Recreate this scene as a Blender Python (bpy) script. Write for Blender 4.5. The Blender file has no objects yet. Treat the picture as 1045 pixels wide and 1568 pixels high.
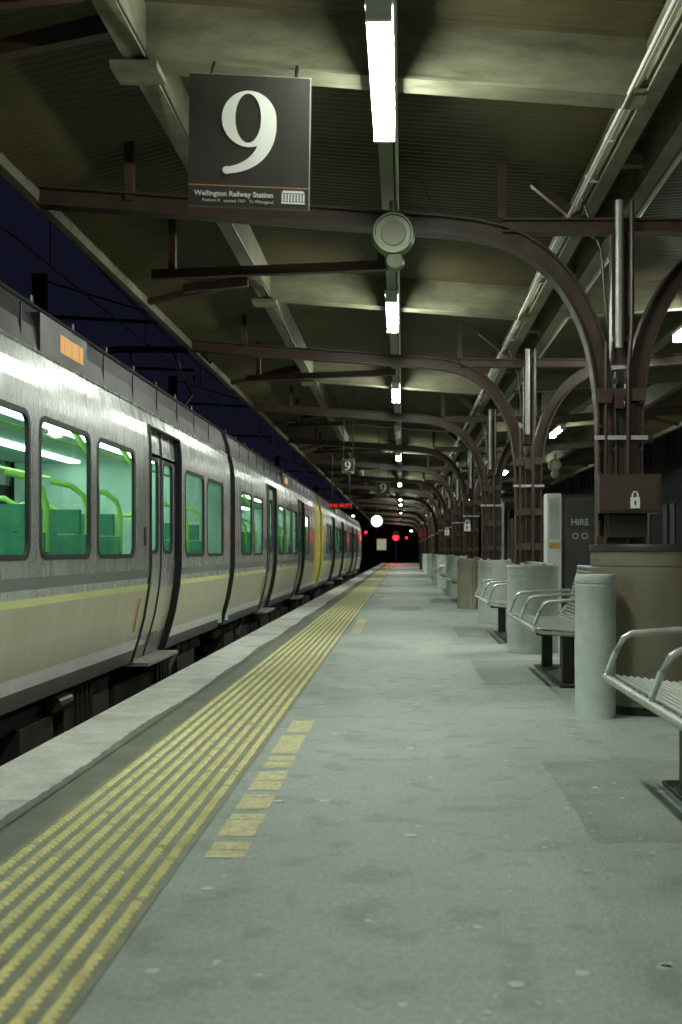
import bpy, math, random
from mathutils import Vector
random.seed(7)
scene = bpy.context.scene
scene.view_settings.view_transform = 'Standard'
scene.view_settings.look = 'None'
scene.view_settings.exposure = 0

# ------------------------------------------------------------------ materials
def mat(name, col, rough=0.6, metal=0.0, var=0.25, scale=3.0, bump=0.0, bscale=60.0, stretch=(1,1,1), spec=0.5, fine=0.0, stain=None, smin=.62):
    m = bpy.data.materials.new(name); m.use_nodes = True
    nt = m.node_tree; N = nt.nodes; L = nt.links
    b = N['Principled BSDF']
    b.inputs['Roughness'].default_value = rough
    b.inputs['Metallic'].default_value = metal
    b.inputs['Specular IOR Level'].default_value = spec
    tc = N.new('ShaderNodeTexCoord'); mp = N.new('ShaderNodeMapping')
    mp.inputs['Scale'].default_value = stretch
    L.new(tc.outputs['Object'], mp.inputs['Vector'])
    n1 = N.new('ShaderNodeTexNoise'); n1.inputs['Scale'].default_value = scale
    n1.inputs['Detail'].default_value = 8; n1.inputs['Roughness'].default_value = 0.65
    L.new(mp.outputs[0], n1.inputs['Vector'])
    cr = N.new('ShaderNodeValToRGB')
    cr.color_ramp.elements[0].position = 0.32; cr.color_ramp.elements[1].position = 0.68
    lo = [c*(1-var) for c in col]; hi = [min(1, c*(1+var*0.6)) for c in col]
    cr.color_ramp.elements[0].color = (*lo, 1); cr.color_ramp.elements[1].color = (*hi, 1)
    L.new(n1.outputs['Fac'], cr.inputs['Fac'])
    out = cr.outputs[0]
    def scaled(out, sc, lo_, hi_, a, c, det=3):
        n3 = N.new('ShaderNodeTexNoise'); n3.inputs['Scale'].default_value = sc; n3.inputs['Detail'].default_value = det
        L.new(tc.outputs['Object'], n3.inputs['Vector'])
        mr = N.new('ShaderNodeMapRange'); mr.inputs[1].default_value = a; mr.inputs[2].default_value = c
        mr.inputs[3].default_value = lo_; mr.inputs[4].default_value = hi_
        L.new(n3.outputs['Fac'], mr.inputs[0])
        vm = N.new('ShaderNodeVectorMath'); vm.operation = 'SCALE'
        L.new(out, vm.inputs[0]); L.new(mr.outputs[0], vm.inputs['Scale']); return vm.outputs[0]
    if fine > 0:
        out = scaled(out, 150, 1-fine, 1+fine, .3, .7)
        out = scaled(out, 45, 1-fine*.5, 1+fine*.5, .3, .7)
    if stain:
        out = scaled(out, stain, smin, 1.0, .30, .46, 6)
        if name == 'platform_asphalt':
            out = scaled(out, 5.5, .80, 1.0, .36, .46, 8)
    L.new(out, b.inputs['Base Color'])
    mr2 = N.new('ShaderNodeMapRange'); mr2.inputs[3].default_value = max(0.03, rough*0.75); mr2.inputs[4].default_value = min(1, rough*1.3)
    L.new(n1.outputs['Fac'], mr2.inputs[0]); L.new(mr2.outputs[0], b.inputs['Roughness'])
    if bump > 0:
        n2 = N.new('ShaderNodeTexNoise'); n2.inputs['Scale'].default_value = bscale; n2.inputs['Detail'].default_value = 4
        L.new(mp.outputs[0], n2.inputs['Vector'])
        bp = N.new('ShaderNodeBump'); bp.inputs['Strength'].default_value = bump; bp.inputs['Distance'].default_value = 0.01
        L.new(n2.outputs['Fac'], bp.inputs['Height']); L.new(bp.outputs[0], b.inputs['Normal'])
    return m

def emit(name, col, s):
    m = bpy.data.materials.new(name); m.use_nodes = True
    nt = m.node_tree; nt.nodes.clear()
    e = nt.nodes.new('ShaderNodeEmission'); e.inputs[0].default_value = (*col, 1); e.inputs[1].default_value = s
    o = nt.nodes.new('ShaderNodeOutputMaterial'); nt.links.new(e.outputs[0], o.inputs[0]); return m

def glassmat(name, tint, rough=0.03):
    m = bpy.data.materials.new(name); m.use_nodes = True
    nt = m.node_tree; nt.nodes.clear(); N = nt.nodes; L = nt.links
    t = N.new('ShaderNodeBsdfTransparent'); t.inputs[0].default_value = (*tint, 1)
    g = N.new('ShaderNodeBsdfGlossy'); g.inputs['Roughness'].default_value = rough; g.inputs[0].default_value = (.9, .95, .92, 1)
    f = N.new('ShaderNodeFresnel'); f.inputs[0].default_value = 1.5
    mx = N.new('ShaderNodeMixShader'); o = N.new('ShaderNodeOutputMaterial')
    L.new(f.outputs[0], mx.inputs[0]); L.new(t.outputs[0], mx.inputs[1]); L.new(g.outputs[0], mx.inputs[2]); L.new(mx.outputs[0], o.inputs[0])
    return m

M = {}
M['floor'] = mat('platform_asphalt', (.385, .43, .385), .55, var=.18, scale=.8, bump=.5, bscale=110, fine=.26, stain=.7, smin=.72)
M['floorpatch'] = mat('asphalt_patch', (.305, .33, .29), .7, var=.22, scale=4, bump=.5, bscale=90, fine=.25)
M['floordark'] = mat('edge_band_asphalt', (.20, .215, .17), .7, var=.3, scale=3, bump=.5, bscale=90, fine=.25)
M['tactbase'] = mat('tactile_tile', (.27, .275, .19), .65, var=.25, scale=6, bump=.3, bscale=90, fine=.2)
M['coping'] = mat('coping_concrete', (.66, .67, .62), .65, var=.22, scale=5, bump=.4, bscale=50, fine=.15, stain=1.2)
M['platwall'] = mat('platform_wall', (.09, .085, .07), .9, var=.5, scale=3)
M['yellow'] = mat('tactile_yellow', (.88, .78, .34), .38, var=.25, scale=9, fine=.12)
M['yellowworn'] = mat('worn_yellow_paint', (.66, .61, .34), .6, var=.22, scale=14, fine=.30)
M['gum'] = mat('gum_marks', (.60, .64, .60), .6, var=.2)
M['ballast'] = mat('ballast', (.06, .055, .045), .95, var=.6, scale=20, bump=1, bscale=30)
M['steel'] = mat('rail_steel', (.35, .33, .3), .35, .9)
M['sleeper'] = mat('sleeper', (.12, .10, .08), .9)
M['brown'] = mat('brown_steel_paint', (.060, .038, .025), .40, var=.35, scale=6, bump=.15, bscale=40)
M['brown2'] = mat('brown_red_steel', (.06, .025, .016), .5, var=.35, scale=6)
M['soffit'] = mat('corrugated_iron', (.072, .063, .022), .5, var=.28, scale=1.3, stretch=(1, .6, 1), fine=.06, stain=.9)
M['beam'] = mat('painted_timber_beam', (.175, .172, .105), .6, var=.48, scale=3.2, stretch=(.7, 1.6, 2.5), bump=.2, bscale=20, stain=1.5)
M['pipe'] = mat('pale_pipe', (.58, .58, .50), .4, var=.15)
M['white'] = mat('white_enamel', (.75, .76, .72), .4, var=.1)
M['silver'] = mat('train_silver', (.62, .63, .61), .27, .7, var=.14, scale=2.0, stretch=(1, 6, .35), bump=.06, bscale=30)
M['skirt'] = mat('train_skirt', (.16, .16, .15), .5, .2, var=.3)
M['stripe_w'] = mat('train_white_stripe', (.85, .85, .82), .35, .0, var=.10)
M['stripe_b'] = mat('train_beige', (.55, .525, .40), .34, .3, var=.12, scale=1.5, stretch=(1, 3, .5))
M['stripe_y'] = mat('train_lime_line', (.68, .70, .30), .4, .0, var=.1)
M['stripe_g'] = mat('train_grey_stripe', (.20, .21, .21), .4, .2, var=.15)
M['troof'] = mat('train_roof', (.028, .028, .026), .5, .3, var=.4, scale=4)
M['tyellow'] = mat('cab_yellow', (.66, .60, .07), .4, var=.1)
M['rubber'] = mat('black_rubber', (.015, .015, .014), .5, var=.2)
M['under'] = mat('underframe', (.03, .026, .02), .8, .2, var=.6, scale=8)
M['inwall'] = mat('cabin_lining', (.56, .70, .62), .5, var=.05)
M['inseat'] = mat('seat_fabric', (.09, .32, .20), .8, var=.3, scale=10)
M['inrail'] = mat('cabin_handrail', (.50, .80, .16), .35, var=.1)
M['infloor'] = mat('cabin_floor', (.12, .14, .13), .7)
M['concrete'] = mat('bin_pale_paint', (.47, .50, .46), .45, var=.14, scale=5, bump=.1, bscale=30, fine=.06, stain=2, smin=.8)
M['binbrown'] = mat('bin_brown_paint', (.22, .195, .14), .30, .3, var=.15, scale=4)
M['dark'] = mat('dark_metal', (.03, .027, .022), .5, .3, var=.3)
M['galv'] = mat('bench_steel', (.52, .52, .48), .36, .6, var=.2, scale=8)
M['signblack'] = mat('sign_black', (.042, .040, .032), .35, var=.15, scale=2)
M['signwhite'] = mat('sign_white', (.85, .85, .77), .5, var=.04)
M['orange'] = mat('sign_gold', (.65, .35, .10), .5, var=.1)
M['clockrim'] = mat('clock_rim', (.20, .23, .14), .4, .2, var=.2)
M['clockface'] = mat('clock_face', (.32, .34, .24), .5, var=.1)
M['kiosk'] = mat('kiosk_dark', (.05, .055, .055), .4, var=.2)
M['bld'] = mat('dark_brick', (.05, .045, .04), .85, var=.4, scale=2)
M['darkglass'] = mat('dark_window', (.02, .02, .025), .5, var=.1)
M['glass'] = glassmat('train_glass', (.60, .86, .74))
M['tube'] = emit('lamp_bloom_diffuser', (.93, 1.0, .89), 142)
M['cabinlight'] = emit('cabin_light', (.82, 1.0, .90), 17)
M['amber'] = emit('amber_display', (1, .55, .20), .8)
M['red'] = emit('red_lens', (1, .015, .03), 5)
M['redled'] = emit('red_led', (1, .03, .04), 1.3)
M['globe'] = emit('lit_dial', (1, 1, .92), 5)
M['winlit'] = emit('lit_window', (.9, .8, .55), .35)
M['farlamp'] = emit('yard_lamp', (1, .93, .75), 12)

# ------------------------------------------------------------------ mesh builder
class MB:
    def __init__(s): s.v = []; s.f = []; s.m = []; s.mats = []
    def mi(s, k):
        if k not in s.mats: s.mats.append(k)
        return s.mats.index(k)
    def poly(s, pts, k):
        o = len(s.v); s.v += [tuple(p) for p in pts]; s.f.append(tuple(range(o, o+len(pts)))); s.m.append(s.mi(k))
    def box(s, x0, x1, y0, y1, z0, z1, k, sl=0.0):
        o = len(s.v)
        for z in (z0, z1):
            for x, y in ((x0, y0), (x1, y0), (x1, y1), (x0, y1)):
                s.v.append((x, y, z+sl*(x-x0)))
        for q in ((3, 2, 1, 0), (4, 5, 6, 7), (0, 1, 5, 4), (1, 2, 6, 5), (2, 3, 7, 6), (3, 0, 4, 7)):
            s.f.append(tuple(o+i for i in q)); s.m.append(s.mi(k))
    def tube(s, path, r, k, n=10, cap=True):
        path = [Vector(p) for p in path]; o = len(s.v)
        for i, p in enumerate(path):
            d = (path[min(i+1, len(path)-1)]-path[max(i-1, 0)]).normalized()
            a = Vector((0, 0, 1)) if abs(d.z) < .9 else Vector((0, 1, 0))
            u = d.cross(a).normalized(); w = d.cross(u).normalized()
            for j in range(n):
                t = 2*math.pi*j/n
                s.v.append(tuple(p+u*r*math.cos(t)+w*r*math.sin(t)))
        for i in range(len(path)-1):
            for j in range(n):
                s.f.append((o+i*n+j, o+i*n+(j+1) % n, o+(i+1)*n+(j+1) % n, o+(i+1)*n+j)); s.m.append(s.mi(k))
        if cap:
            s.f.append(tuple(o+j for j in reversed(range(n)))); s.m.append(s.mi(k))
            e = o+(len(path)-1)*n
            s.f.append(tuple(e+j for j in range(n))); s.m.append(s.mi(k))
    def lathe(s, cx, cy, prof, k, n=40):
        o = len(s.v)
        for r, z in prof:
            for j in range(n):
                t = 2*math.pi*j/n; s.v.append((cx+r*math.cos(t), cy+r*math.sin(t), z))
        for i in range(len(prof)-1):
            kk = k[i] if isinstance(k, list) else k
            for j in range(n):
                s.f.append((o+i*n+j, o+i*n+(j+1) % n, o+(i+1)*n+(j+1) % n, o+(i+1)*n+j)); s.m.append(s.mi(kk))
    def discY(s, cx, y, cz, prof, k, n=36):
        o = len(s.v)
        for r, dy in prof:
            for j in range(n):
                t = 2*math.pi*j/n; s.v.append((cx+r*math.cos(t), y+dy, cz+r*math.sin(t)))
        for i in range(len(prof)-1):
            kk = k[i] if isinstance(k, list) else k
            for j in range(n):
                s.f.append((o+i*n+j, o+i*n+(j+1) % n, o+(i+1)*n+(j+1) % n, o+(i+1)*n+j)); s.m.append(s.mi(kk))
    def sweepI(s, path, y, depth, width, k, th=.014):
        P = [Vector((p[0], p[1])) for p in path]; Ns = []
        for i in range(len(P)):
            d = (P[min(i+1, len(P)-1)]-P[max(i-1, 0)]).normalized(); Ns.append(Vector((-d.y, d.x)))
        def slab(a, b, w):
            o = len(s.v)
            for p, nn in zip(P, Ns):
                for off in (a, b):
                    for yy in (y-w/2, y+w/2):
                        q = p+nn*off; s.v.append((q.x, yy, q.y))
            for i in range(len(P)-1):
                A = o+i*4; B = A+4
                for q in ((A, A+1, B+1, B), (A+2, B+2, B+3, A+3), (A, B, B+2, A+2), (A+1, A+3, B+3, B+1)):
                    s.f.append(q); s.m.append(s.mi(k))
            for A, r in ((o, (0, 2, 3, 1)), (o+(len(P)-1)*4, (0, 1, 3, 2))):
                s.f.append(tuple(A+i for i in r)); s.m.append(s.mi(k))
        slab(-depth/2, -depth/2+th, width); slab(depth/2-th, depth/2, width); slab(-depth/2+th, depth/2-th, .03)
    def build(s, name, parent=None, smooth=False, bevel=0):
        me = bpy.data.meshes.new(name); me.from_pydata(s.v, [], s.f)
        for k in s.mats: me.materials.append(M[k])
        me.polygons.foreach_set('material_index', s.m); me.update()
        if smooth:
            me.polygons.foreach_set('use_smooth', [True]*len(me.polygons))
            try: me.set_sharp_from_angle(angle=math.radians(35))
            except Exception: pass
        ob = bpy.data.objects.new(name, me); scene.collection.objects.link(ob)
        if parent: ob.parent = parent
        if bevel:
            b = ob.modifiers.new('bevel', 'BEVEL'); b.width = bevel; b.segments = 2; b.limit_method = 'ANGLE'
        return ob
def empty(name, loc=(0, 0, 0)):
    e = bpy.data.objects.new(name, None); e.location = loc; scene.collection.objects.link(e); return e
def text(body, name, size, loc, k, parent, ext=.001, align='CENTER'):
    c = bpy.data.curves.new(name, 'FONT'); c.body = body; c.size = size; c.extrude = ext; c.align_x = align
    c.materials.append(M[k]); o = bpy.data.objects.new(name, c); scene.collection.objects.link(o)
    o.location = loc; o.rotation_euler = (math.pi/2, 0, 0); o.parent = parent; return o

MC = 1.56            # centreline of platform (column axis)
PY0, PY1 = -8, 104

# ------------------------------------------------------------------ ground, platform, tracks
b = MB(); b.poly([(-400, -300, -1.0), (400, -300, -1.0), (400, 700, -1.0), (-400, 700, -1.0)], 'ballast'); b.build('ground')

P = empty('platform')
b = MB(); XL, XR = -1.87, 2*MC+1.87
b.box(XL+.06, XR-.06, PY0, PY1, -1.0, -.004, 'platwall'); b.build('platform_body', P)
b = MB(); b.poly([(-1.30, PY0, 0), (2*MC+1.30, PY0, 0), (2*MC+1.30, PY1, 0), (-1.30, PY1, 0)], 'floor'); b.build('platform_surface', P)
b = MB()
for a, c in ((-1.45, -1.30), (2*MC+1.30, 2*MC+1.45)):
    b.poly([(a, PY0, 0), (c, PY0, 0), (c, PY1, 0), (a, PY1, 0)], 'floordark')
b.build('edge_band', P)
b = MB(); y = PY0
while y < PY1:
    L_ = 1.8
    b.box(XL, -1.45, y, y+L_-.006, -.16, .004+random.uniform(0, .002), 'coping')
    b.box(2*MC+1.45, XR, y, y+L_-.006, -.16, .004, 'coping'); y += L_
b.build('coping_edge', P, bevel=.006)
b = MB(); y = PY0; xs = []
while y < 40:
    xs.append((y, -1.455-random.uniform(0, .012)-.022*math.sin(y*1.7)*math.sin(y*.63)-.022)); y += .05
for i in range(len(xs)-1):
    b.poly([(xs[i][1], xs[i][0], .0070), (-1.44, xs[i][0], .0070), (-1.44, xs[i+1][0], .0070), (xs[i+1][1], xs[i+1][0], .0070)], 'floordark')
b.build('worn_edge_paint', P)

# tactile strip: rows of studs
b = MB(); rows = 9; x0, x1 = -1.285, -.72
b.poly([(x0-.01, PY0, .004), (x1+.01, PY0, .004), (x1+.01, PY1, .004), (x0-.01, PY1, .004)], 'tactbase')
b.poly([(2*MC+.71, PY0, .004), (2*MC+1.295, PY0, .004), (2*MC+1.295, PY1, .004), (2*MC+.71, PY1, .004)], 'tactbase')
for i in range(rows):
    cx = x0+(i+.5)*(x1-x0)/rows; w = .0175
    y = 1.4
    while y < 11:
        yy0, yy1 = y, y+.027
        o = len(b.v); w2 = w*random.uniform(.86, 1.05); jx = cx+random.uniform(-.0010, .0010)
        for sc, z, ins in ((1, .0045, 0), (.62, .0125, .007)):
            for px_, py_ in ((-w2*sc, yy0+ins+.004), (-w2*sc*.6, yy0+ins), (w2*sc*.6, yy0+ins), (w2*sc, yy0+ins+.004), (w2*sc, yy1-ins-.004), (w2*sc*.6, yy1-ins), (-w2*sc*.6, yy1-ins), (-w2*sc, yy1-ins-.004)):
                b.v.append((jx+px_, py_, z))
        kk = b.mi('yellow' if random.random() > .06 else 'yellowworn')
        b.f.append(tuple(o+8+j for j in range(8))); b.m.append(kk)
        for j in range(8): b.f.append((o+j, o+(j+1) % 8, o+8+(j+1) % 8, o+8+j)); b.m.append(kk)
        y += .039
    b.box(cx-w*.8, cx+w*.8, 11, PY1, .0045, .010, 'yellow')
    b.box(cx-w*.8, cx+w*.8, PY0, 1.4, .0045, .010, 'yellow')
    cx = 2*MC-cx; b.box(cx-w*.8, cx+w*.8, PY0, PY1, .0045, .010, 'yellow')
b.build('tactile_strip', P)

b = MB()
for start in (3.75, 14.0, 24.3, 34.6, 45, 56, 67):
    y = start
    for i, (ln, gap) in enumerate(((.21, .075), (.36, .07), (.27, .08), (.42, .08), (.30, .09), (.55, .09), (.45, .1))):
        n = max(2, int(ln/.05)); x = -.655+random.uniform(-.004, .004)
        for j in range(n):
            yy = y+j*ln/n; a = random.uniform(0, .005); c = random.uniform(0, .005)
            g = .985 if random.random() < .8 else .86
            b.poly([(x+a, yy, .0016), (x+.135-c, yy, .0016), (x+.135-c, yy+ln/n*g, .0016), (x+a, yy+ln/n*g, .0016)], 'yellowworn')
        y += ln+gap
b.build('yellow_floor_marks', P)
b = MB()
for (a, c, d, e) in ((.66, 1.5, 3.95, 5.5), (.62, 1.5, 8.6, 10.6), (.66, 1.5, 13.4, 15.3), (.66, 1.5, 23, 25), (-.2, .35, 19.5, 21.0)):
    n = 30
    pts = [(a+(c-a)*i/n, d+random.uniform(-.012, .012)) for i in range(n)]+[(c+random.uniform(-.01, .01), d+(e-d)*i/n) for i in range(n)]+[(c-(c-a)*i/n, e+random.uniform(-.015, .015)) for i in range(n)]+[(a+random.uniform(-.008, .008), e-(e-d)*i/n) for i in range(n)]
    b.poly([(p[0], p[1], .0012) for p in pts], 'floorpatch')
b.build('floor_patch', P)
b = MB()
for i in range(1000):
    yy = 2.0+(random.random()**1.5)*26; xx = random.uniform(-.62, 4.5) if random.random() < .7 else random.uniform(-.6, 1.2)
    r = random.choice((.005, .006, .008, .010, .014, .02))*random.uniform(.7, 1.2)
    n = 9
    b.poly([(xx+r*random.uniform(.7, 1.25)*math.cos(2*math.pi*j/n), yy+r*random.uniform(.7, 1.2)*math.sin(2*math.pi*j/n), .0024) for j in range(n)], 'gum')
b.build('chewing_gum_marks', P)

for cx in (-3.45, 2*MC+3.45, -8.2):
    T = empty('railway_track')
    b = MB()
    for s in (-.5335, .5335):
        b.box(cx+s-.035, cx+s+.035, -20, 160, -.78, -.74, 'steel'); b.box(cx+s-.012, cx+s+.012, -20, 160, -.9, -.78, 'steel')
    b.build('rails', T)
    b = MB(); y = -10
    while y < 120: b.box(cx-1.1, cx+1.1, y, y+.22, -.97, -.90, 'sleeper'); y += .7
    b.build('sleepers', T)

# ------------------------------------------------------------------ canopy
C = empty('platform_canopy')
def deck(X):
    d = X if X <= MC else 2*MC-X
    if d >= -1.45: return 3.97-.075*d
    return 4.079-.25*(-1.45-d)
b = MB(); per = .082; amp = .019; XS = [-2.75, -2.1, -1.45, 0, MC, 2*MC, 2*MC+1.45, 2*MC+2.1, 2*MC+2.75]
ny = int((PY1-1-PY0)/per)*6
for i in range(ny+1):
    y = PY0+i*per/6; dz = amp*math.sin(i*math.pi/3)
    for X in XS: b.v.append((X, y, deck(X)+dz))
ki = b.mi('soffit'); nx = len(XS)
for i in range(ny):
    for j in range(nx-1):
        a = i*nx+j; b.f.append((a, a+1, a+nx+1, a+nx)); b.m.append(ki)
b.build('roof_deck', C, smooth=True)
b = MB()
for sgn in (0, 1):
    def X(x): return x if not sgn else 2*MC-x
    def bx(x0, x1, *a): b.box(min(X(x0), X(x1)), max(X(x0), X(x1)), *a)
    bx(-2.83, -2.76, PY0, PY1, 3.66, 3.80, 'beam')
    bx(-2.90, -2.835, PY0, PY1, 3.72, 3.84, 'beam')
    bx(-1.55, -1.43, PY0, PY1, 3.74, 4.05, 'beam')
    bx(1.36, 1.46, PY0, PY1, 3.56, 3.84, 'beam')
b.build('longitudinal_beams', C)
b = MB()
for n in range(-2, 17):
    y = 6.4+6*n
    b.box(-1.43, 1.36, y, y+.14, 3.642+.075*1.43, 3.642+.075*1.43+.33, 'beam', -.075)
    b.box(-1.43, 1.36, y-.03, y+.17, 3.625+.075*1.43, 3.641+.075*1.43, 'beam', -.075)
    b.box(2*MC-1.36, 2*MC+1.43, y, y+.14, 3.642-.075*1.36, 3.642-.075*1.36+.33, 'beam', .075)
    b.box(-1.62, -1.36, y-.05, y+.2, 3.68, 3.72, 'beam')
    b.box(-2.75, -1.55, y+.02, y+.1, 3.68, 3.78, 'brown', .2)
    b.box(2*MC+1.55, 2*MC+2.75, y+.02, y+.1, 3.92, 4.02, 'brown', -.2)
    for dy in (1.5, 3.1, 4.6):
        b.box(1.46, 2*MC-1.46, y+dy, y+dy+.08, 3.66, 3.74, 'beam')
b.build('cross_beams', C)
b = MB()
for X0 in (1.30, 1.255):
    zz = 3.60 if X0 == 1.30 else 3.54
    b.tube([(X0, PY0, zz), (X0, PY1, zz)], .022 if X0 == 1.30 else .013, 'pipe', 10)
b.tube([(2*MC-1.30, PY0, 3.60), (2*MC-1.30, PY1, 3.60)], .022, 'pipe', 10)
for n in range(-1, 34):
    b.tube([(1.30, 1.2+3*n, 3.60), (1.30, 1.26+3*n, 3.60)], .032, 'pipe', 10)
    b.box(1.27, 1.37, 2.0+3*n, 2.03+3*n, 3.575, 3.625, 'pipe')
b.build('service_pipes', C, smooth=True)
b = MB()
b.box(-.155, -.065, PY0, PY1, 3.575, 3.63, 'clockrim'); b.box(2*MC+.065, 2*MC+.155, PY0, PY1, 3.575, 3.63, 'clockrim')
b.tube([(-.04, PY0, 3.60), (-.04, PY1, 3.60)], .012, 'pipe', 8)
pts = []
for i in range(0, 420):
    yy = PY0+i*.25; ph = ((yy-6.4) % 6)/6; pts.append((-1.405, yy, 3.735-.08*4*ph*(1-ph)*.5))
b.tube(pts, .008, 'dark', 6)
b.build('lighting_trunking', C)

arch = [(-2.62, 3.56), (-1.3, 3.465), (0.0, 3.37), (.25, 3.352), (.5, 3.325), (.7, 3.28), (.86, 3.215), (.99, 3.13), (1.10, 3.03), (1.19, 2.92), (1.27, 2.79), (1.335, 2.65), (1.385, 2.50), (1.42, 2.34), (1.445, 2.16), (1.46, 1.98), (1.465, 1.7), (1.465, 0)]
for n in range(-1, 16):
    y = 8.3+6*n
    F = empty('column_frame'); F.parent = C
    b = MB()
    b.sweepI(arch, y, .135, .15, 'brown'); b.sweepI([(2*MC-p[0], p[1]) for p in arch], y, .135, .15, 'brown')
    b.sweepI([(.72, 3.345), (2*MC-.72, 3.345)], y, .10, .13, 'brown')
    b.sweepI([(MC, 2.35), (MC, 3.29)], y, .12, .11, 'brown')
    b.box(MC-.028, MC+.028, y-.045, y+.045, 0, 2.3, 'dark')
    b.box(MC-.24, MC+.24, y-.14, y+.14, 0, .03, 'brown'); b.box(MC-.20, MC+.20, y-.12, y+.12, .03, .10, 'brown')
    for zz in (.55, 1.02, 1.45, 2.08): b.box(MC-.175, MC+.175, y-.090, y-.078, zz, zz+.09, 'brown')
    b.box(MC-.19, MC+.19, y-.105, y-.092, 1.80, 1.83, 'galv')
    b.box(MC-.055, MC+.01, y-.13, y-.10, 2.02, 2.12, 'brown2'); b.box(MC-.17, MC-.07, y-.12, y-.092, 2.06, 2.15, 'brown2')
    for sx in (-1, 1):
        for zz in (2.2, 2.5):
            b.box(MC+sx*.04-.02, MC+sx*.04+.02, y-.085, y-.06, zz, zz+.04, 'brown')
    b.box(-2.0, -1.94, y-.04, y+.04, 3.53, 3.95, 'brown')
    b.box(.68, .74, y-.05, y+.05, 3.4, 3.85, 'brown'); b.box(2*MC-.74, 2*MC-.68, y-.05, y+.05, 3.4, 3.85, 'brown')
    for zz in [.2+.17*i for i in range(12)]:
        for xx in (1.415, 1.515, 2*MC-1.415, 2*MC-1.515):
            b.tube([(xx, y-.083, zz), (xx, y-.072, zz)], .011, 'brown', 6)
    b.build('steelwork', F)
    b = MB()
    b.tube([(MC-.02, y-.12, 3.5), (MC-.02, y-.12, 2.45)], .03, 'galv', 10); b.tube([(MC+.07, y-.12, 3.5), (MC+.07, y-.12, 2.6), (MC+.05, y-.10, 2.3), (MC+.05, y-.10, .1)], .018, 'brown', 8)
    b.tube([(MC-.11, y-.1, 2.5), (MC-.11, y-.1, .1)], .012, 'brown', 8)
    b.build('downpipes', F, smooth=True)
    b = MB()
    b.box(-2.2, -.1, y+1.75, y+1.83, 3.39, 3.47, 'brown2', .04); b.box(-2.05, -1.99, y+1.75, y+1.83, 3.47, 3.95, 'brown2'); b.box(-.22, -.16, y+1.75, y+1.83, 3.55, 3.72, 'brown2')
    b.box(-2.2, -1.55, y-.0+3.2, y+3.27, 3.60, 3.68, 'brown2', .1)
    b.build('tie_beam', F)
    b = MB(); b.sweepI([(1.0, 3.83), (1.5, 3.42)], y+.5, .07, .07, 'brown')
    b.tube([(1.30, y+.1, 3.6), (1.45, y+.1, 3.2), (1.5, y+.1, 2.6)], .012, 'brown', 8)
    b.build('brace', F)

y = 8.3
Q = empty('meter_box'); b = MB(); b.box(1.37, 1.80, y-.30, y-.10, 1.27, 1.54, 'brown'); b.box(1.385, 1.785, y-.306, y-.30, 1.285, 1.525, 'brown')
b.box(1.45, 1.72, y-.22, y-.1, 1.10, 1.27, 'dark'); b.build('box', Q, bevel=.005)
def padlock(x, y, z, s=1):
    Q = empty('padlock_notice'); b = MB()
    b.box(x-.036*s, x+.036*s, y-.006, y, z-.07*s, z+.06*s, 'kiosk')
    b.box(x-.033*s, x+.033*s, y-.010, y-.006, z-.067*s, z+.010*s, 'signwhite')
    b.tube([(x-.018*s, y-.009, z+.005*s), (x-.018*s, y-.009, z+.03*s), (x-.01*s, y-.009, z+.045*s), (x+.01*s, y-.009, z+.045*s), (x+.018*s, y-.009, z+.03*s), (x+.018*s, y-.009, z+.005*s)], .006*s, 'signwhite', 8)
    b.box(x-.006*s, x+.006*s, y-.012, y-.010, z-.045*s, z-.015*s, 'kiosk'); b.build('board', Q)
padlock(1.615, 8.3-.307, 1.37)
padlock(1.47, 26.2, 1.62, 2.2); padlock(1.47, 38.2, 1.7, 2.2)

# ------------------------------------------------------------------ lamps
def lamp(x, y, on=True):
    Q = empty('fluorescent_lamp'); b = MB()
    b.box(x-.065, x+.065, y-.80, y+.80, 3.535, 3.574, 'white')
    b.box(x-.062, x+.062, y-.80, y-.77, 3.455, 3.535, 'white'); b.box(x-.062, x+.062, y+.77, y+.80, 3.455, 3.535, 'white')
    b.build('housing', Q)
    b = MB(); n = 6; pr = [(x+.054*math.cos(t), 3.53-.062*math.sin(t)) for t in [math.pi*i/n for i in range(n+1)]]  # emissive diffuser made wide: the tube's bloom is built into its shape
    for i in range(n):
        b.poly([(pr[i][0], y-.769, pr[i][1]), (pr[i+1][0], y-.769, pr[i+1][1]), (pr[i+1][0], y+.769, pr[i+1][1]), (pr[i][0], y+.769, pr[i][1])], 'tube' if on else 'white')
    b.build('bloom_wide_diffuser', Q)
for n in (0, 1, 2, 3, 5, 7, 9, 10, 12, 14, 16): lamp(-.11, (-.9, 6.1)[n] if n < 2 else 6.05*n)
for n in (4, 6): lamp(-.11, 6.05*n, False)
for yy in (-.9, 12.7, 24, 36, 54, 72): lamp(2*MC+.11, yy)

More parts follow.
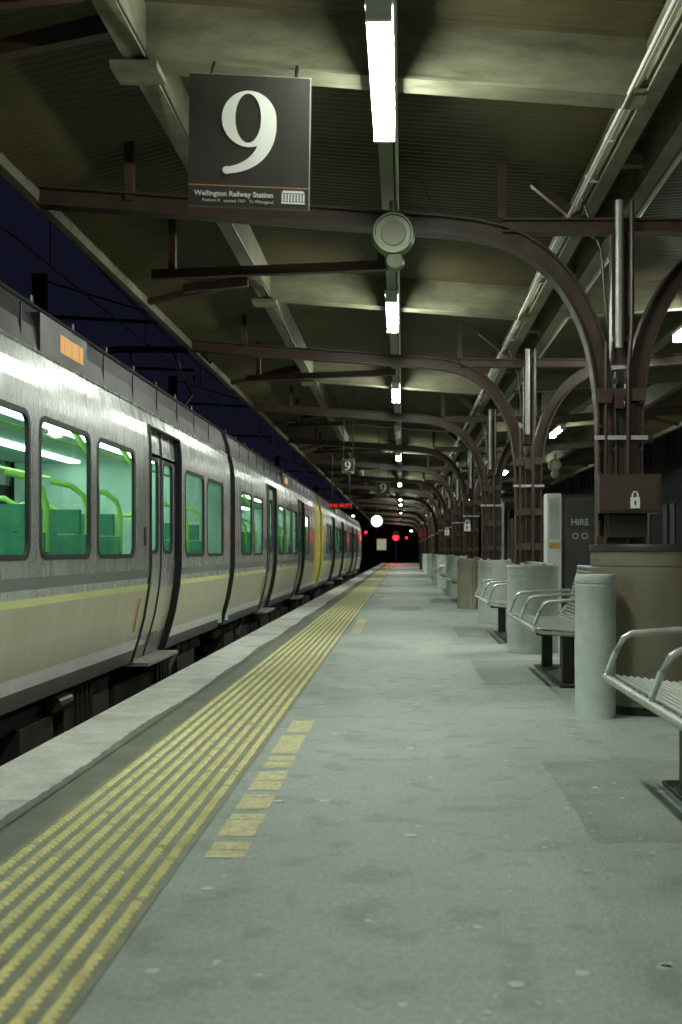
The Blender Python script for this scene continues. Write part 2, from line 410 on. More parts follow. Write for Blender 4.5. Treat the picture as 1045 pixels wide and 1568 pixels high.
# ------------------------------------------------------------------ platform number sign
def numsign(x, y, z, w, h, yaw=0, full=True):
    Q = empty('platform_number_sign', (x, y, z)); b = MB()
    b.box(-w/2, w/2, 0, .035, -h/2, h/2, 'signblack'); b.box(w/2, w/2+.006, -.002, .037, -h/2, h/2, 'galv')
    b.box(-w/2, w/2+.006, -.002, .037, h/2, h/2+.004, 'galv')
    b.build('panel', Q)
    k = h/200.0
    def T(px, py): return ((px-382)*k*(w/h)/(183/200.0), -.004, (215-py)*k)
    b = MB(); n = 48
    for i in range(n):
        t0, t1 = 2*math.pi*i/n, 2*math.pi*(i+1)/n
        def po(t): return T(381.5+41.5*math.cos(t), 181-43*math.sin(t))
        def pi_(t): return T(380+19.5*math.cos(t), 180-37.5*math.sin(t))
        b.poly([po(t0), pi_(t0), pi_(t1), po(t1)], 'signwhite')
    def bez(p0, p1, p2, p3, m=16):
        r = []
        for i in range(m+1):
            t = i/m; a = (1-t)**3; c = 3*(1-t)**2*t; d = 3*(1-t)*t*t; e = t**3
            r.append((a*p0[0]+c*p1[0]+d*p2[0]+e*p3[0], a*p0[1]+c*p1[1]+d*p2[1]+e*p3[1]))
        return r
    A = bez((423, 182), (426, 222), (404, 262), (347, 266)); B_ = bez((399, 200), (398, 228), (382, 250), (346, 256))
    for i in range(16):
        qq = [T(*A[i]), T(*B_[i]), T(*B_[i+1]), T(*A[i+1])]
        b.poly([(p[0], -.0052, p[2]) for p in qq], 'signwhite')
    cx, _, cz = T(349, 260.5)
    b.poly([(cx+7*k*math.cos(2*math.pi*j/16), -.0062, cz+6*k*math.sin(2*math.pi*j/16)) for j in range(16)], 'signwhite')
    b.build('numeral_nine', Q)
    b = MB()
    l = T(292, 284); r = T(474, 285.5); b.poly([(l[0], -.003, l[2]-.002), (r[0]-.004, -.003, l[2]-.002), (r[0]-.004, -.003, l[2]+.002), (l[0], -.003, l[2]+.002)], 'orange')
    c0 = T(432, 308); c1 = T(468, 288)
    b.poly([(c0[0], -.003, c0[2]), (c1[0], -.003, c0[2]), (c1[0], -.003, c0[2]+.008), (c0[0], -.003, c0[2]+.008)], 'signwhite')
    b.poly([(c0[0], -.003, c1[2]-.012), (c1[0], -.003, c1[2]-.012), (c1[0]-.01, -.003, c1[2]), (c0[0]+.01, -.003, c1[2])], 'signwhite')
    m = 8
    for i in range(m):
        xx = c0[0]+.006+(c1[0]-c0[0]-.012)*i/(m-1); b.poly([(xx-.0045, -.003, c0[2]+.011), (xx+.0045, -.003, c0[2]+.011), (xx+.0045, -.003, c1[2]-.015), (xx-.0045, -.003, c1[2]-.015)], 'signwhite')
    b.build('gold_line_and_pictogram', Q)
    if full:
        p = T(300, 300); text('Wellington Railway Station', 'station_name', .0355, (p[0], -.004, p[2]), 'signwhite', Q, .0008, 'LEFT').data.offset = .0008
        p = T(312, 309); text('Platform 9   opened 1937   Te Whanganui', 'small_print', .0205, (p[0], -.004, p[2]), 'signwhite', Q, .0005, 'LEFT')
        b = MB()
        for s in (-.38, .38): b.tube([(w*s, .045, h/2-.10), (w*s, .12, h/2-.06), (w*s, .62, .64)], .012, 'dark', 8)
        b.build('bracket_arms', Q)
    else:
        b = MB()
        for s in (-.38, .38): b.tube([(w*s, .018, h/2), (w*s, .018, 3.95-z)], .008, 'dark', 8)
        b.build('hanger_rods', Q)
    Q.rotation_euler = (0, math.radians(.8), math.radians(yaw)); return Q
numsign(-.761, 5.7, 3.035, .593, .65, 5)
numsign(-.44, 26, 2.42, .30, .33, 0, False)
numsign(-.98, 20.5, 2.52, .22, .25, 0, False)
numsign(2.15, 20.6, 2.35, .24, .27, 0, False)

def clock(x, y, z, r, lit=False):
    Q = empty('station_clock'); b = MB()
    b.discY(x, y, z, [(r*.15, .06), (r, .06), (r, -.03), (r*.93, -.05), (r*.86, -.05), (r*.82, -.03)], 'clockrim')
    b.discY(x, y, z, [(r*.82, -.032), (r*.60, -.030), (r*.58, -.042), (r*.50, -.044), (.0001, -.044)], ['clockrim', 'clockface', 'clockface', 'clockface'] if not lit else 'globe')
    b.tube([(x, y, z+r), (x, y, z+r+(.08 if not lit else 1.2))], .03 if not lit else .012, 'clockrim', 10)
    b.build('clock_body', Q, smooth=True)
    if not lit:
        b = MB(); b.discY(x+.01, y+.02, z-r-.04, [(.0001, -.06), (.055, -.05), (.07, 0), (.055, .05), (.0001, .06)], 'clockrim', 20)
        b.tube([(x+.12, y, z+.2), (x+.2, y-.02, z+.17), (x+.26, y-.02, z+.22), (x+.2, y, z+.38), (x+.12, y+.05, z+.42)], .006, 'dark', 6)
        b.build('bracket_and_cable', Q, smooth=True)
clock(-.066, 8.05, 3.225, .150)
clock(-.9, 40, 2.07, .23, True)
clock(2.38, 18, 2.36, .10, False)

# ------------------------------------------------------------------ bins and bollards
def rbin(x, y, r, h, k):
    Q = empty('litter_bin'); b = MB()
    b.lathe(x, y, [(r*1.02, 0), (r*1.02, .03), (r, .04), (r, h*.86), (r*.985, h*.865), (r*.985, h*.875), (r, h*.88), (r, h*.965), (r*1.025, h*.97), (r*1.025, h*.99), (r*1.01, h), (r*.88, h), (r*.86, h*.97), (r*.45, h*.975), (.0001, h*.98)], k, 48)
    b.build('shell', Q, smooth=True)
    b = MB()
    for a in (.3, 1.9, 3.6, 5.1):
        cx, cy = x+r*.93*math.cos(a), y+r*.93*math.sin(a)
        b.box(cx-.02, cx+.02, cy-.02, cy+.02, h, h+.018, k)
    b.box(x-.004, x+.004, y-r*1.006-.001, y-r*.99, .05, h*.86, 'dark' if k == 'binbrown' else k)
    b.build('lid_lugs', Q, bevel=.004)
rbin(1.30, 11.5, .255, .87, 'concrete'); rbin(1.29, 16.1, .235, .885, 'concrete'); rbin(1.22, 20.4, .25, .88, 'binbrown'); rbin(1.22, 26.0, .24, .9, 'concrete')
rbin(1.2, 32, .24, .9, 'concrete'); rbin(1.2, 38.4, .24, .9, 'concrete'); rbin(1.2, 46, .24, .9, 'concrete'); rbin(1.2, 56, .24, .9, 'concrete'); rbin(1.2, 66, .24, .9, 'binbrown')
Q = empty('planter_drum'); b = MB(); x, y, r = 1.62, 7.35, .415
b.lathe(x, y, [(r*.96, 0), (r*.96, .05), (r, .055), (r, .90), (r*.99, .903), (r*.99, .912), (r, .915), (r, 1.0), (r*1.02, 1.003), (r*1.02, 1.035), (r*1.005, 1.045), (r*.93, 1.045), (r*.92, .98), (.0001, .975)], ['dark', 'dark']+['binbrown']*5+['dark']*6, 64)
b.build('drum', Q, smooth=True)
Q = empty('bollard'); b = MB(); b.lathe(1.165, 6.95, [(.128, 0), (.122, .01), (.122, .80), (.119, .803), (.119, .812), (.122, .815), (.122, .85), (.116, .862), (.0001, .868)], 'concrete', 40); b.build('post', Q, smooth=True)

# ------------------------------------------------------------------ benches
def bench(y0, y1, xf=.92):
    Q = empty('platform_bench'); b = MB()
    side = [(xf, .43), (xf+.03, .455), (xf+.12, .445), (xf+.28, .425), (xf+.42, .43), (xf+.48, .47), (xf+.52, .58), (xf+.57, .75), (xf+.60, .86)]
    seg = []
    for i in range(len(side)-1):
        (xa, za), (xb, zb) = side[i], side[i+1]; L_ = math.hypot(xb-xa, zb-za); m = max(1, int(L_/.028))
        for j in range(m): seg.append((xa+(xb-xa)*j/m, za+(zb-za)*j/m))
    for xx, zz in seg: b.tube([(xx, y0, zz), (xx, y1, zz)], .0075, 'galv', 6)
    m = max(2, int((y1-y0)/.11))
    for j in range(m+1):
        yy = y0+(y1-y0)*j/m
        b.tube([(p[0], yy, p[1]-.006) for p in side], .006, 'galv', 6)
    b.build('seat_and_backrest', Q, smooth=True)
    b = MB(); ym = (y0+y1)/2
    b.tube([(xf-.005, y0-.03, .44), (xf-.005, y1+.03, .44)], .017, 'galv', 12)
    b.tube([(xf+.605, y0-.02, .87), (xf+.605, y1+.02, .87)], .015, 'galv', 12)
    for yy in (y0-.02, ym, y1+.02):
        b.tube([(xf+.5, yy, .53), (xf+.42, yy, .415), (xf+.28, yy, .40), (xf+.05, yy, .42), (xf-.01, yy, .44), (xf-.005, yy, .47), (xf+.03, yy, .56), (xf+.065, yy, .62), (xf+.10, yy, .64), (xf+.3, yy, .655), (xf+.53, yy, .66)], .014, 'galv', 12)
    for yy in (y0-.045, y1+.045):
        b.discY(xf-.005, yy, .44, [(.0001, -.022), (.018, -.016), (.025, 0), (.018, .016), (.0001, .022)], 'galv', 16)
    b.build('frame_and_armrests', Q, smooth=True)
    b = MB()
    for yy in (y0+.3, y1-.3):
        b.box(xf+.24, xf+.33, yy-.035, yy+.035, .01, .40, 'dark'); b.box(xf+.05, xf+.5, yy-.025, yy+.025, .375, .405, 'dark')
        b.box(xf+.40, xf+.46, yy-.035, yy+.035, .01, .40, 'dark')
    b.box(xf+.2, xf+.52, y0+.12, y1-.12, .006, .022, 'dark')
    b.build('pedestal_legs', Q, bevel=.004)
bench(3.3, 5.05, .91); bench(8.3, 10.15, .95); bench(12.5, 14.4, .93); bench(22.5, 24.4, .93); bench(28.5, 30.4, .93); bench(34.5, 36.4, .93)

# ------------------------------------------------------------------ train
XC = -3.45
PR = [(.08, -2.26), (.20, -2.225), (.28, -2.20), (.45, -2.155), (.69, -2.115), (.87, -2.10), (1.85, -2.10), (1.95, -2.104), (2.05, -2.115), (2.16, -2.14)]
def px(Z):
    for (a, xa), (c, xc) in zip(PR, PR[1:]):
        if Z <= c+1e-6: return xa+(xc-xa)*(Z-a)/(c-a)
    return PR[-1][1]
ZS = [(.08, .19, 'skirt'), (.19, .28, 'stripe_w'), (.28, .36, 'stripe_b'), (.36, .45, 'stripe_b'), (.45, .57, 'stripe_b'), (.57, .69, 'stripe_b'), (.69, .735, 'stripe_y'), (.735, .785, 'silver'), (.785, .855, 'stripe_g'), (.855, .93, 'silver'), (.93, 1.85, 'W'), (1.85, 1.95, 'silver'), (1.95, 2.05, 'silver'), (2.05, 2.16, 'silver')]
def rrect(y0, y1, z0, z1, r, n=6):
    pts = []
    for (cy, cz, a0) in ((y1-r, z1-r, 0), (y0+r, z1-r, 90), (y0+r, z0+r, 180), (y1-r, z0+r, 270)):
        for i in range(n+1):
            t = math.radians(a0+90*i/n); pts.append((cy+r*math.cos(t), cz+r*math.sin(t)))
    return pts
def ringX(b, X0, o, X1, i, k):
    n = len(o)
    for j in range(n):
        a = o[j]; c = o[(j+1) % n]; d = i[(j+1) % n]; e = i[j]
        b.poly([(X0, a[0], a[1]), (X0, c[0], c[1]), (X1, d[0], d[1]), (X1, e[0], e[1])], k)
def train(ya, yb, cars, feats, yellow=None, desty=()):
    Q = empty('passenger_train')
    B = MB(); G = MB(); R = MB(); D = MB()
    def strips(y0, y1, off, hole=None):
        for z0, z1, k in ZS:
            o_ = 0 if (z1 > 2.05+1e-6) else off
            kk = 'silver' if k == 'W' else k
            if off and k in ('stripe_g', 'stripe_y', 'stripe_w'): kk = 'silver'
            if yellow and y0 >= yellow[0]-1e-6 and y1 <= yellow[1]+1e-6 and z0 > .2: kk = 'tyellow'
            if k == 'W' and hole:
                for (h0, h1, hz0, hz1, seg0, seg1) in hole:
                    X = -2.10-o_
                    ringX(B, X, rrect(seg0, seg1, .93, 1.85, .0005), X, rrect(h0, h1, hz0, hz1, .085), kk)
                    ringX(R, X+.004, rrect(h0-.018, h1+.018, hz0-.018, hz1+.018, .10), X+.004, rrect(h0+.014, h1-.014, hz0+.014, hz1-.014, .075), 'rubber')
                    ringX(R, X+.004, rrect(h0+.014, h1-.014, hz0+.014, hz1-.014, .075), X-.02, rrect(h0+.014, h1-.014, hz0+.014, hz1-.014, .075), 'rubber')
                    G.poly([(X-.018, a, c) for a, c in rrect(h0+.012, h1-.012, hz0+.012, hz1-.012, .07)], 'glass')
            else:
                B.poly([(px(z0)-o_, y0, z0), (px(z0)-o_, y1, z0), (px(z1)-o_, y1, z1), (px(z1)-o_, y0, z1)], kk)
    for ci, (c0, c1) in enumerate(cars):
        fs = sorted([f for f in feats if f[1] >= c0 and f[2] <= c1], key=lambda f: f[1])
        y = c0
        cuts = [yellow[0], yellow[1]] if yellow else []
        def plain(a, c):
            pts = [a]+[q for q in cuts if a < q < c]+[c]
            for p0, p1 in zip(pts, pts[1:]): strips(p0, p1, 0)
        for t, f0, f1 in fs:
            if t == 'w':
                plain(y, f0-.03); strips(f0-.03, f1+.03, 0, [(f0, f1, .97, 1.78, f0-.03, f1+.03)])
                y = f1+.03
            else:
                plain(y, f0)
                fm = (f0+f1)/2
                strips(f0, fm-.006, .05, [(f0+.13, fm-.10, 1.0, 1.80, f0, fm-.006)]); strips(fm+.006, f1, .05, [(fm+.10, f1-.13, 1.0, 1.80, fm+.006, f1)])
                path = [(p[1], p[0]) for p in PR if p[0] <= 2.05]
                for yy in (f0, f1):
                    for (xa, za), (xb, zb) in zip(path, path[1:]):
                        B.poly([(xa, yy, za), (xb, yy, zb), (xb-.07, yy, zb), (xa-.07, yy, za)], 'rubber')
                    D.tube([(xa+.003, yy, za) for xa, za in path], .014, 'rubber', 8)
                D.tube([(xa-.047, fm, za) for xa, za in path], .010, 'rubber', 8)
                D.tube([(px(2.05)+.003, f0, 2.05), (px(2.05)+.003, f1, 2.05)], .014, 'rubber', 8)
                B.poly([(px(2.05), f0, 2.05), (px(2.05), f1, 2.05), (px(2.05)-.07, f1, 2.05), (px(2.05)-.07, f0, 2.05)], 'rubber')
                D.box(-2.34, -2.12, f0+.02, f1-.02, .045, .075, 'galv')
                D.box(-2.1, -2.092, f0-.22, f0-.16, 1.05, 1.2, 'rubber')
                D.tube([(px(.35)+.012, f0-.28, .35), (px(.62)+.012, f0-.28, .62)], .007, 'orange', 6)
                y = f1
        plain(y, c1)
        B.box(2*XC+2.10, 2*XC+2.14, c0+.02, c1-.02, .08, .95, 'silver'); B.box(2*XC+2.10, 2*XC+2.14, c0+.02, c1-.02, 1.80, 2.14, 'silver')
        yy = c0+.02
        while yy < c1-.3:
            B.box(2*XC+2.10, 2*XC+2.14, yy, min(yy+.25, c1-.02), .95, 1.80, 'inwall'); yy += 1.3
        G.poly([(2*XC+2.12, c0+.02, .95), (2*XC+2.12, c1-.02, .95), (2*XC+2.12, c1-.02, 1.8), (2*XC+2.12, c0+.02, 1.8)], 'darkglass')
        rp = [(-2.14, 2.16), (-2.155, 2.19), (-2.17, 2.32), (-2.22, 2.46), (-2.34, 2.57), (-2.62, 2.63), (-3.0, 2.66), (-3.45, 2.67), (-3.9, 2.66), (-4.28, 2.63), (-4.56, 2.57), (-4.68, 2.46), (-4.76, 2.16)]
        for (xa, za), (xb, zb) in zip(rp, rp[1:]):
            D.poly([(xa, c0, za), (xa, c1, za), (xb, c1, zb), (xb, c0, zb)], 'troof')
        for ye in (c0, c1):
            endp = [(p[1], ye, p[0]) for p in PR]+[(x_, ye, z_) for x_, z_ in rp[1:-1]]+[(-4.76, ye, 2.16), (-4.8, ye, .9), (-4.6, ye, .08)]
            D.poly(endp, 'tyellow' if ye in (ya, yb) else 'troof')
        D.tube([(-2.148, c0, 2.175), (-2.148, c1, 2.175)], .014, 'silver', 8)
        D.tube([(-2.23, c0, 2.49), (-2.23, c1, 2.49)], .010, 'troof', 6)
        yy = c0+.5
        while yy < c1-.6:
            D.box(-2.36, -2.30, yy, yy+.05, 2.53, 2.59, 'dark'); D.box(-2.168, -2.158, yy+.3, yy+.31, 2.2, 2.42, 'rubber'); yy += .9
        yy = c0+1
        while yy < c1-2:
            D.box(-3.9, -3.0, yy, yy+1.5, 2.60, 2.74, 'troof'); yy += 2.6
        I = MB()
        I.box(-4.72, -2.32, c0+.05, c1-.05, .10, .14, 'infloor'); I.box(-4.70, -2.18, c0+.05, c1-.05, 2.08, 2.11, 'inwall')
        I.box(-4.70, -2.2, c0+.05, c0+.09, .14, 2.08, 'inwall'); I.box(-4.70, -2.2, c1-.09, c1-.05, .14, 2.08, 'inwall')
        I.box(-2.19, -2.15, c0+.05, c1-.05, 1.82, 1.86, 'inwall')
        for la in (-3.05, -3.97):
            I.box(la, la+.12, c0+.3, c1-.3, 2.055, 2.078, 'cabinlight')
        doors = [(f[1], f[2]) for f in fs if f[0] == 'd']
        yy = c0+.7
        while yy < c1-.6:
            if not any(d0-.45 < yy < d1+.3 for d0, d1 in doors):
                for (xa, xb) in ((-2.66, -2.24), (-3.12, -2.70), (-4.66, -4.24), (-4.2, -3.78)):
                    I.box(xa, xb, yy, yy+.42, .42, .54, 'inseat'); I.box(xa+.01, xb-.01, yy+.40, yy+.49, .5, 1.12, 'inseat'); I.box(xa+.06, xb-.06, yy+.41, yy+.48, 1.13, 1.30, 'inseat')
                xa = -3.14
                I.tube([(xa, yy+.45, .9), (xa, yy+.45, 1.2), (xa+.03, yy+.45, 1.34), (xa+.12, yy+.45, 1.38), (xa+.3, yy+.45, 1.38), (xa+.40, yy+.45, 1.32), (xa+.42, yy+.45, 1.15)], .02, 'inrail', 8)
                I.tube([(-2.25, yy+.45, 1.0), (-2.25, yy+.45, 1.30), (-2.28, yy+.45, 1.40), (-2.36, yy+.44, 1.47), (-2.5, yy+.42, 1.50)], .02, 'inrail', 8)
            yy += .95
        for d0, d1 in doors:
            for q in (d0-.15, d1+.15):
                I.tube([(-2.5, q, .14), (-2.5, q, 1.5), (-2.53, q, 1.68), (-2.6, q, 1.85), (-2.75, q, 2.07)], .024, 'inrail', 8); I.box(-2.9, -2.3, q-.01, q+.01, .5, 1.3, 'inwall')
        I.tube([(-2.72, c0+.4, 1.88), (-2.72, c1-.4, 1.88)], .016, 'inrail', 8); I.tube([(-4.18, c0+.4, 1.88), (-4.18, c1-.4, 1.88)], .016, 'inrail', 8)
        I.build('cabin_interior', Q)
        U = MB(); U.box(-4.55, -2.42, c0+.3, c1-.3, -.12, .08, 'under')
        yy = c0+.8
        while yy < c1-1.2:
            w = random.uniform(.5, 1.3)
            U.box(-2.62, -2.36, yy, yy+w, -.45, -.1, 'under'); yy += w+random.uniform(.15, .5)
        for bc in (c0+2.2, c1-2.2):
            for wy in (bc-.95, bc+.95):
                n = 24
                for xw in (-2.88, -4.02):
                    pts = [(xw, wy+.40*math.cos(2*math.pi*j/n), -.38+.40*math.sin(2*math.pi*j/n)) for j in range(n)]
                    U.poly(pts, 'under'); U.poly([(p[0]-.13, p[1], p[2]) for p in pts], 'under')
                    for j in range(n):
                        p, q = pts[j], pts[(j+1) % n]; U.poly([p, q, (q[0]-.13, q[1], q[2]), (p[0]-.13, p[1], p[2])], 'steel')
                U.tube([(-2.45, wy, -.38), (-2.36, wy, -.38)], .13, 'under', 14)
                for dy in (-.22, .22): U.tube([(-2.45, wy+dy, -.4), (-2.45, wy+dy, .05)], .07, 'under', 12)
            U.box(-2.52, -2.42, bc-1.35, bc+1.35, -.32, -.16, 'under'); U.tube([(-2.36, bc-.3, -.2), (-2.36, bc+.3, .02)], .03, 'under', 8)
        for hy in (c0+9.2, c1-3.5):
            U.tube([(-2.34, hy, -.03), (-2.34, hy+.3, -.03)], .055, 'brown', 12)
            for k_ in range(4): U.tube([(-2.33, hy+.5+k_*.12, .03), (-2.32, hy+.5+k_*.12, -.25), (-2.35, hy+.6+k_*.12, -.35)], .016, 'under', 6)
        U.build('underframe_and_bogies', Q)
    for (c0, c1), (d0, d1) in zip(cars, cars[1:]):
        for i in range(5):
            yy = c1+(d0-c1)*(i+.5)/5; D.box(-4.5, -2.30-(.03 if i % 2 else 0), yy-.035, yy+.03, .12, 2.45, 'rubber')
    for yd in desty:
        D.box(-2.25, -2.145, yd-.50, yd+.50, 2.19, 2.42, 'rubber'); D.box(-2.144, -2.141, yd-.10, yd+.40, 2.25, 2.36, 'amber')
        for q in (yd-.02, yd+.14, yd+.3): D.box(-2.1405, -2.139, q-.01, q+.01, 2.25, 2.36, 'orange')
    B.build('body_shell', Q); G.build('windows', Q); R.build('window_seals', Q); D.build('roof_doors_fittings', Q, smooth=False)
    return Q
F1 = [('w', .0, 1.05), ('w', 1.3, 2.35), ('d', 2.75, 4.0), ('w', 4.15, 5.15), ('w', 5.38, 6.46), ('w', 6.66, 7.72), ('w', 7.92, 9.0), ('d', 9.55, 10.85), ('w', 11.1, 12.15), ('w', 12.35, 13.45),
      ('w', 14.95, 16.0), ('w', 16.2, 17.25), ('d', 17.8, 19.1), ('w', 19.35, 20.4), ('w', 20.6, 21.65), ('w', 21.85, 22.9), ('d', 23.2, 24.5), ('w', 24.8, 25.8)]
train(-1.5, 29.2, [(-1.5, 14.0), (14.4, 29.2)], F1, (27.3, 29.2), (7.3, 21.0))
F2 = [('w', 31.5, 32.5), ('w', 32.7, 33.7), ('d', 34.2, 35.5), ('w', 35.8, 36.8), ('w', 37.0, 38.0), ('w', 38.2, 39.2), ('d', 39.6, 40.9), ('w', 41.2, 42.2), ('w', 42.4, 43.2),
      ('w', 44.8, 45.8), ('w', 46.0, 47.0), ('d', 47.5, 48.8), ('w', 49.1, 50.1), ('w', 50.3, 51.3), ('d', 52, 53.3), ('w', 53.6, 54.6), ('w', 55, 56)]
train(29.9, 58.5, [(29.9, 43.6), (44.0, 58.5)], F2, (29.9, 30.3), (37,))

Q = empty('pantograph'); b = MB()
b.box(-4.0, -2.9, 15.2, 16.8, 2.74, 2.78, 'dark')
for x in (-3.9, -3.0):
    s = 1 if x < -3.45 else -1
    b.tube([(x, 15.2, 2.80), (x+.1*s, 16.9, 3.3), (x+.15*s, 15.8, 3.76)], .028, 'dark', 8)
    for yy in (15.3, 16.7): b.tube([(x, yy, 2.62), (x, yy, 2.76)], .05, 'dark', 8)
for yy in (15.7, 15.95): b.tube([(-4.25, yy, 3.62), (-4.1, yy, 3.75), (-3.95, yy, 3.785), (-2.95, yy, 3.785), (-2.8, yy, 3.75), (-2.65, yy, 3.62)], .024, 'dark', 8)
b.build('arms_and_head', Q)
Q = empty('overhead_line'); b = MB()
b.tube([(-3.45, -10, 3.80), (-3.45, 120, 3.80)], .012, 'rubber', 6)
for n in range(-1, 5):
    y0 = 25*n+5; pts = []
    for i in range(13):
        t = i/12; pts.append((-3.45, y0+25*t, 4.15+1.6*(t-.5)**2*1.4))
    b.tube(pts, .010, 'rubber', 6)
    for i in range(1, 12, 2): b.tube([pts[i], (pts[i][0], pts[i][1], 3.80)], .006, 'rubber', 4)
b.build('wires', Q)
for y in (19, 30, 55, 80):
    Q = empty('overhead_line_mast'); b = MB()
    b.sweepI([(-6.0, -1), (-6.0, 5.6)], y, .2, .2, 'dark'); b.tube([(-6, y, 4.9), (-3.3, y, 4.75)], .03, 'dark', 8); b.tube([(-6, y, 4.1), (-3.45, y, 4.0), (-3.45, y, 3.82)], .025, 'dark', 8); b.tube([(-6, y, 5.5), (-3.6, y, 4.78)], .015, 'dark', 8)
    b.build('mast', Q)
Q = empty('neighbouring_canopy'); b = MB()
b.box(-13, -6.3, 24, 110, 3.85, 3.95, 'dark', .0); b.box(-6.36, -6.29, 24, 110, 3.62, 3.84, 'brown')
for i in range(13):
    yy = 25+6.4*i; b.sweepI([(-6.5, 3.78), (-8.4, 3.6), (-9.1, 3.2), (-9.4, 2.4), (-9.4, 0)], yy, .14, .15, 'brown'); b.sweepI([(-12.5, 3.78), (-10.6, 3.6), (-9.9, 3.2), (-9.6, 2.4), (-9.6, 0)], yy, .14, .15, 'brown')
b.box(-12.6, -6.5, 20, 112, -1, 0, 'platwall'); b.build('roof_columns_and_platform', Q)

# ------------------------------------------------------------------ signals, displays
Q = empty('departure_display'); b = MB(); b.box(-1.92, -1.33, 30, 30.14, 2.12, 2.30, 'signblack')
for x in (-1.85, -1.4): b.tube([(x, 30.07, 2.30), (x, 30.07, 3.9)], .012, 'dark', 8)
b.build('casing', Q); text('9:42 HUTT', 'led_text', .125, (-1.62, 29.995, 2.165), 'redled', Q)
def signal(x, y, z, r=.11, power=0):
    Q = empty('railway_signal'); b = MB()
    b.tube([(x, y+.15, -1), (x, y+.15, z+.5)], .06, 'dark', 10); b.box(x-.2, x+.2, y, y+.12, z-.35, z+.6, 'dark')
    b.discY(x, y-.02, z, [(r, 0), (.0001, -.01)], 'red', 20); b.discY(x, y-.02, z+.32, [(r, 0), (.0001, -.01)], 'dark', 20)
    for zz in (z, z+.32): b.discY(x, y, zz, [(r*1.15, .0), (r*1.2, -.18)], 'dark', 20)
    b.build('head_and_post', Q)
    if power:
        l = bpy.data.lights.new('signal_beam', 'SPOT'); l.energy = power; l.color = (1, .02, .03); l.shadow_soft_size = .08; l.spot_size = math.radians(70); l.spot_blend = .8
        o = bpy.data.objects.new('signal_beam', l); scene.collection.objects.link(o); o.location = (x, y-.25, z); o.parent = Q
        o.rotation_euler = Vector((0, -1, -.25)).to_track_quat('-Z', 'Y').to_euler()
signal(-.6, 100.0, 2.25, .26, 350); signal(-3.6, 112, 2.9, .12); signal(.35, 106, 2.3, .10)
for (x, y, z) in ((-2.6, 110, 3.6), (.9, 114, 3.0), (-5, 118, 4.6), (2.1, 118, 2.4)):
    Q = empty('yard_lamp'); b = MB(); b.tube([(x, y, -1), (x, y, z+.1), (x-.05, y-.3, z+.25), (x-.05, y-.7, z+.2)], .05, 'dark', 8)
    b.box(x-.2, x+.1, y-1.0, y-.6, z+.1, z+.2, 'dark'); b.box(x-.17, x+.07, y-.97, y-.63, z+.0, z+.098, 'farlamp'); b.build('mast_and_lantern', Q)

# ------------------------------------------------------------------ right-hand background things
Q = empty('hire_kiosk'); b = MB(); b.box(2.55, 2.99, 18, 18.7, .0, 1.86, 'kiosk'); b.box(2.58, 2.96, 17.985, 18, 1.35, 1.80, 'signblack'); b.box(2.60, 2.94, 17.98, 17.985, .35, 1.2, 'kiosk')
b.box(2.52, 3.02, 17.97, 18.75, 1.86, 1.90, 'dark'); b.build('cabinet', Q, bevel=.01)
text('HIRE', 'lettering', .135, (2.77, 17.975, 1.42), 'concrete', Q).data.offset = .003
b = MB(); b.discY(2.70, 17.972, 1.25, [(.05, 0), (.035, 0)], 'concrete', 20); b.discY(2.85, 17.972, 1.25, [(.05, 0), (.035, 0)], 'concrete', 20); b.build('wheel_icons', Q)
Q = empty('information_panel'); b = MB(); b.box(2.27, 2.50, 18.1, 18.5, .05, 1.92, 'white'); b.box(2.30, 2.47, 18.09, 18.1, 1.2, 1.85, 'concrete'); b.box(2.30, 2.47, 18.085, 18.1, 1.05, 1.15, 'orange'); b.box(2.25, 2.52, 18.08, 18.52, 0, .05, 'dark'); b.build('board', Q, bevel=.015)
Q = empty('ticket_machine'); b = MB(); b.box(2.3, 2.75, 24, 24.6, 0, 1.7, 'kiosk'); b.box(2.36, 2.69, 23.98, 24, .95, 1.5, 'white'); b.box(2.4, 2.65, 23.97, 23.98, 1.15, 1.45, 'darkglass'); b.build('cabinet', Q, bevel=.01)
Q = empty('waiting_shelter'); b = MB()
b.box(2.6, 4.0, 30, 36, 2.3, 2.4, 'kiosk'); b.box(2.6, 4.0, 36, 36.06, 0, 2.3, 'darkglass')
for xx in (2.62, 3.3, 3.95):
    for yy in (30.05, 33, 35.9): b.box(xx-.03, xx+.03, yy-.03, yy+.03, 0, 2.3, 'galv')
b.build('frame_and_glazing', Q)
Q = empty('station_building'); b = MB()
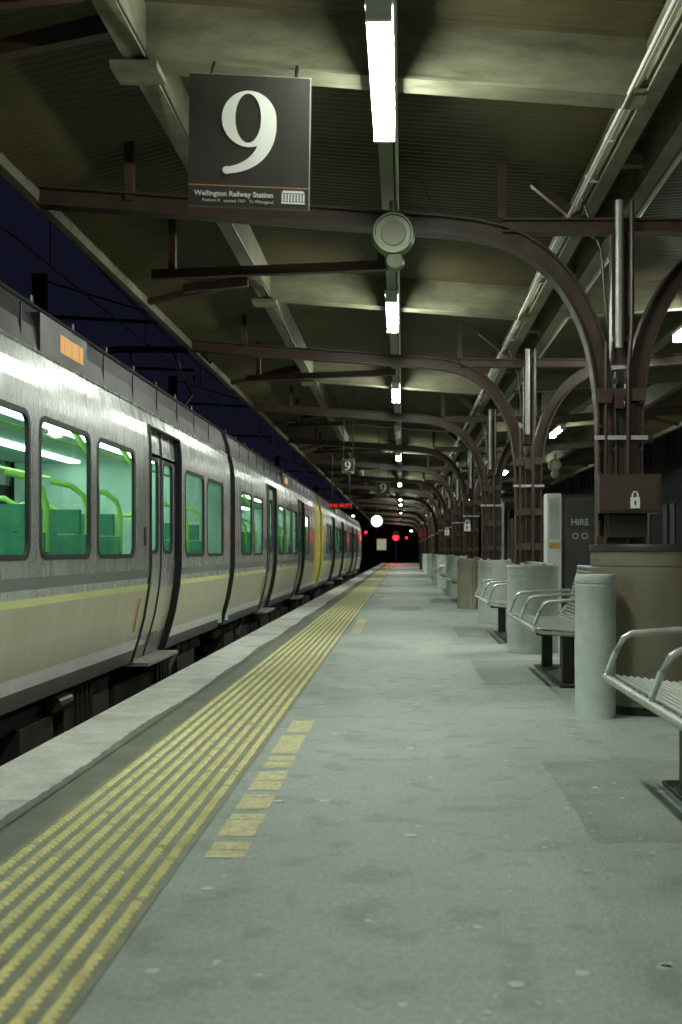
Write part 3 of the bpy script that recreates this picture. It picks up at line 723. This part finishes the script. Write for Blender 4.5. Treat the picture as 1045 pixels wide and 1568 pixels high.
b.box(9.5, 16, 8, 112, -1, 8.2, 'bld'); b.box(9.3, 16, 8, 112, 8.2, 8.4, 'dark')
for i in range(24):
    y = 12+i*4
    for z0 in (1.0, 4.4):
        b.box(9.46, 9.5, y, y+1.8, z0, z0+1.7, 'winlit' if (i, z0) in ((9, 1.0), (14, 1.0), (20, 4.4)) else 'darkglass'); b.box(9.42, 9.5, y-.1, y+1.9, z0-.12, z0-.02, 'bld')
        b.box(9.40, 9.46, y+.87, y+.93, z0, z0+1.7, 'dark')
b.build('walls_and_windows', Q)
Q = empty('terminal_building'); b = MB(); b.box(-14, 9.4, 125, 132, -1, 5.5, 'bld')
for i in range(9): b.box(-12+i*2.3, -11+i*2.3, 124.95, 125, 1.2, 2.4, 'winlit' if i in (1, 4) else 'darkglass')
b.box(-14.2, 9.4, 124.6, 132, 5.5, 5.8, 'bld'); b.build('walls_and_windows', Q)

# ------------------------------------------------------------------ world: night sky
w = bpy.data.worlds.new('World'); scene.world = w; w.use_nodes = True
N = w.node_tree.nodes; L = w.node_tree.links; bg = N['Background']
sky = N.new('ShaderNodeTexSky'); sky.sky_type = 'NISHITA'; sky.sun_disc = False; sky.sun_elevation = math.radians(-6); sky.sun_rotation = math.radians(250)
mx = N.new('ShaderNodeMixRGB'); mx.inputs[0].default_value = .998; mx.inputs[2].default_value = (.0060, .0066, .0150, 1)
L.new(sky.outputs[0], mx.inputs[1]); L.new(mx.outputs[0], bg.inputs[0]); bg.inputs[1].default_value = .85

# ------------------------------------------------------------------ camera
cd = bpy.data.cameras.new('Camera'); cam = bpy.data.objects.new('Camera', cd); scene.collection.objects.link(cam)
cam.location = (0, 0, 1.0); cam.rotation_euler = (math.pi/2, 0, 0)
cd.sensor_width = 36; cd.lens = 1760/1568*36; cd.shift_x = -94.5/1568; cd.shift_y = 61/1568
cd.clip_start = .05; cd.clip_end = 1500
cd.dof.use_dof = True; cd.dof.focus_distance = 8.5; cd.dof.aperture_fstop = 3.2
scene.camera = cam
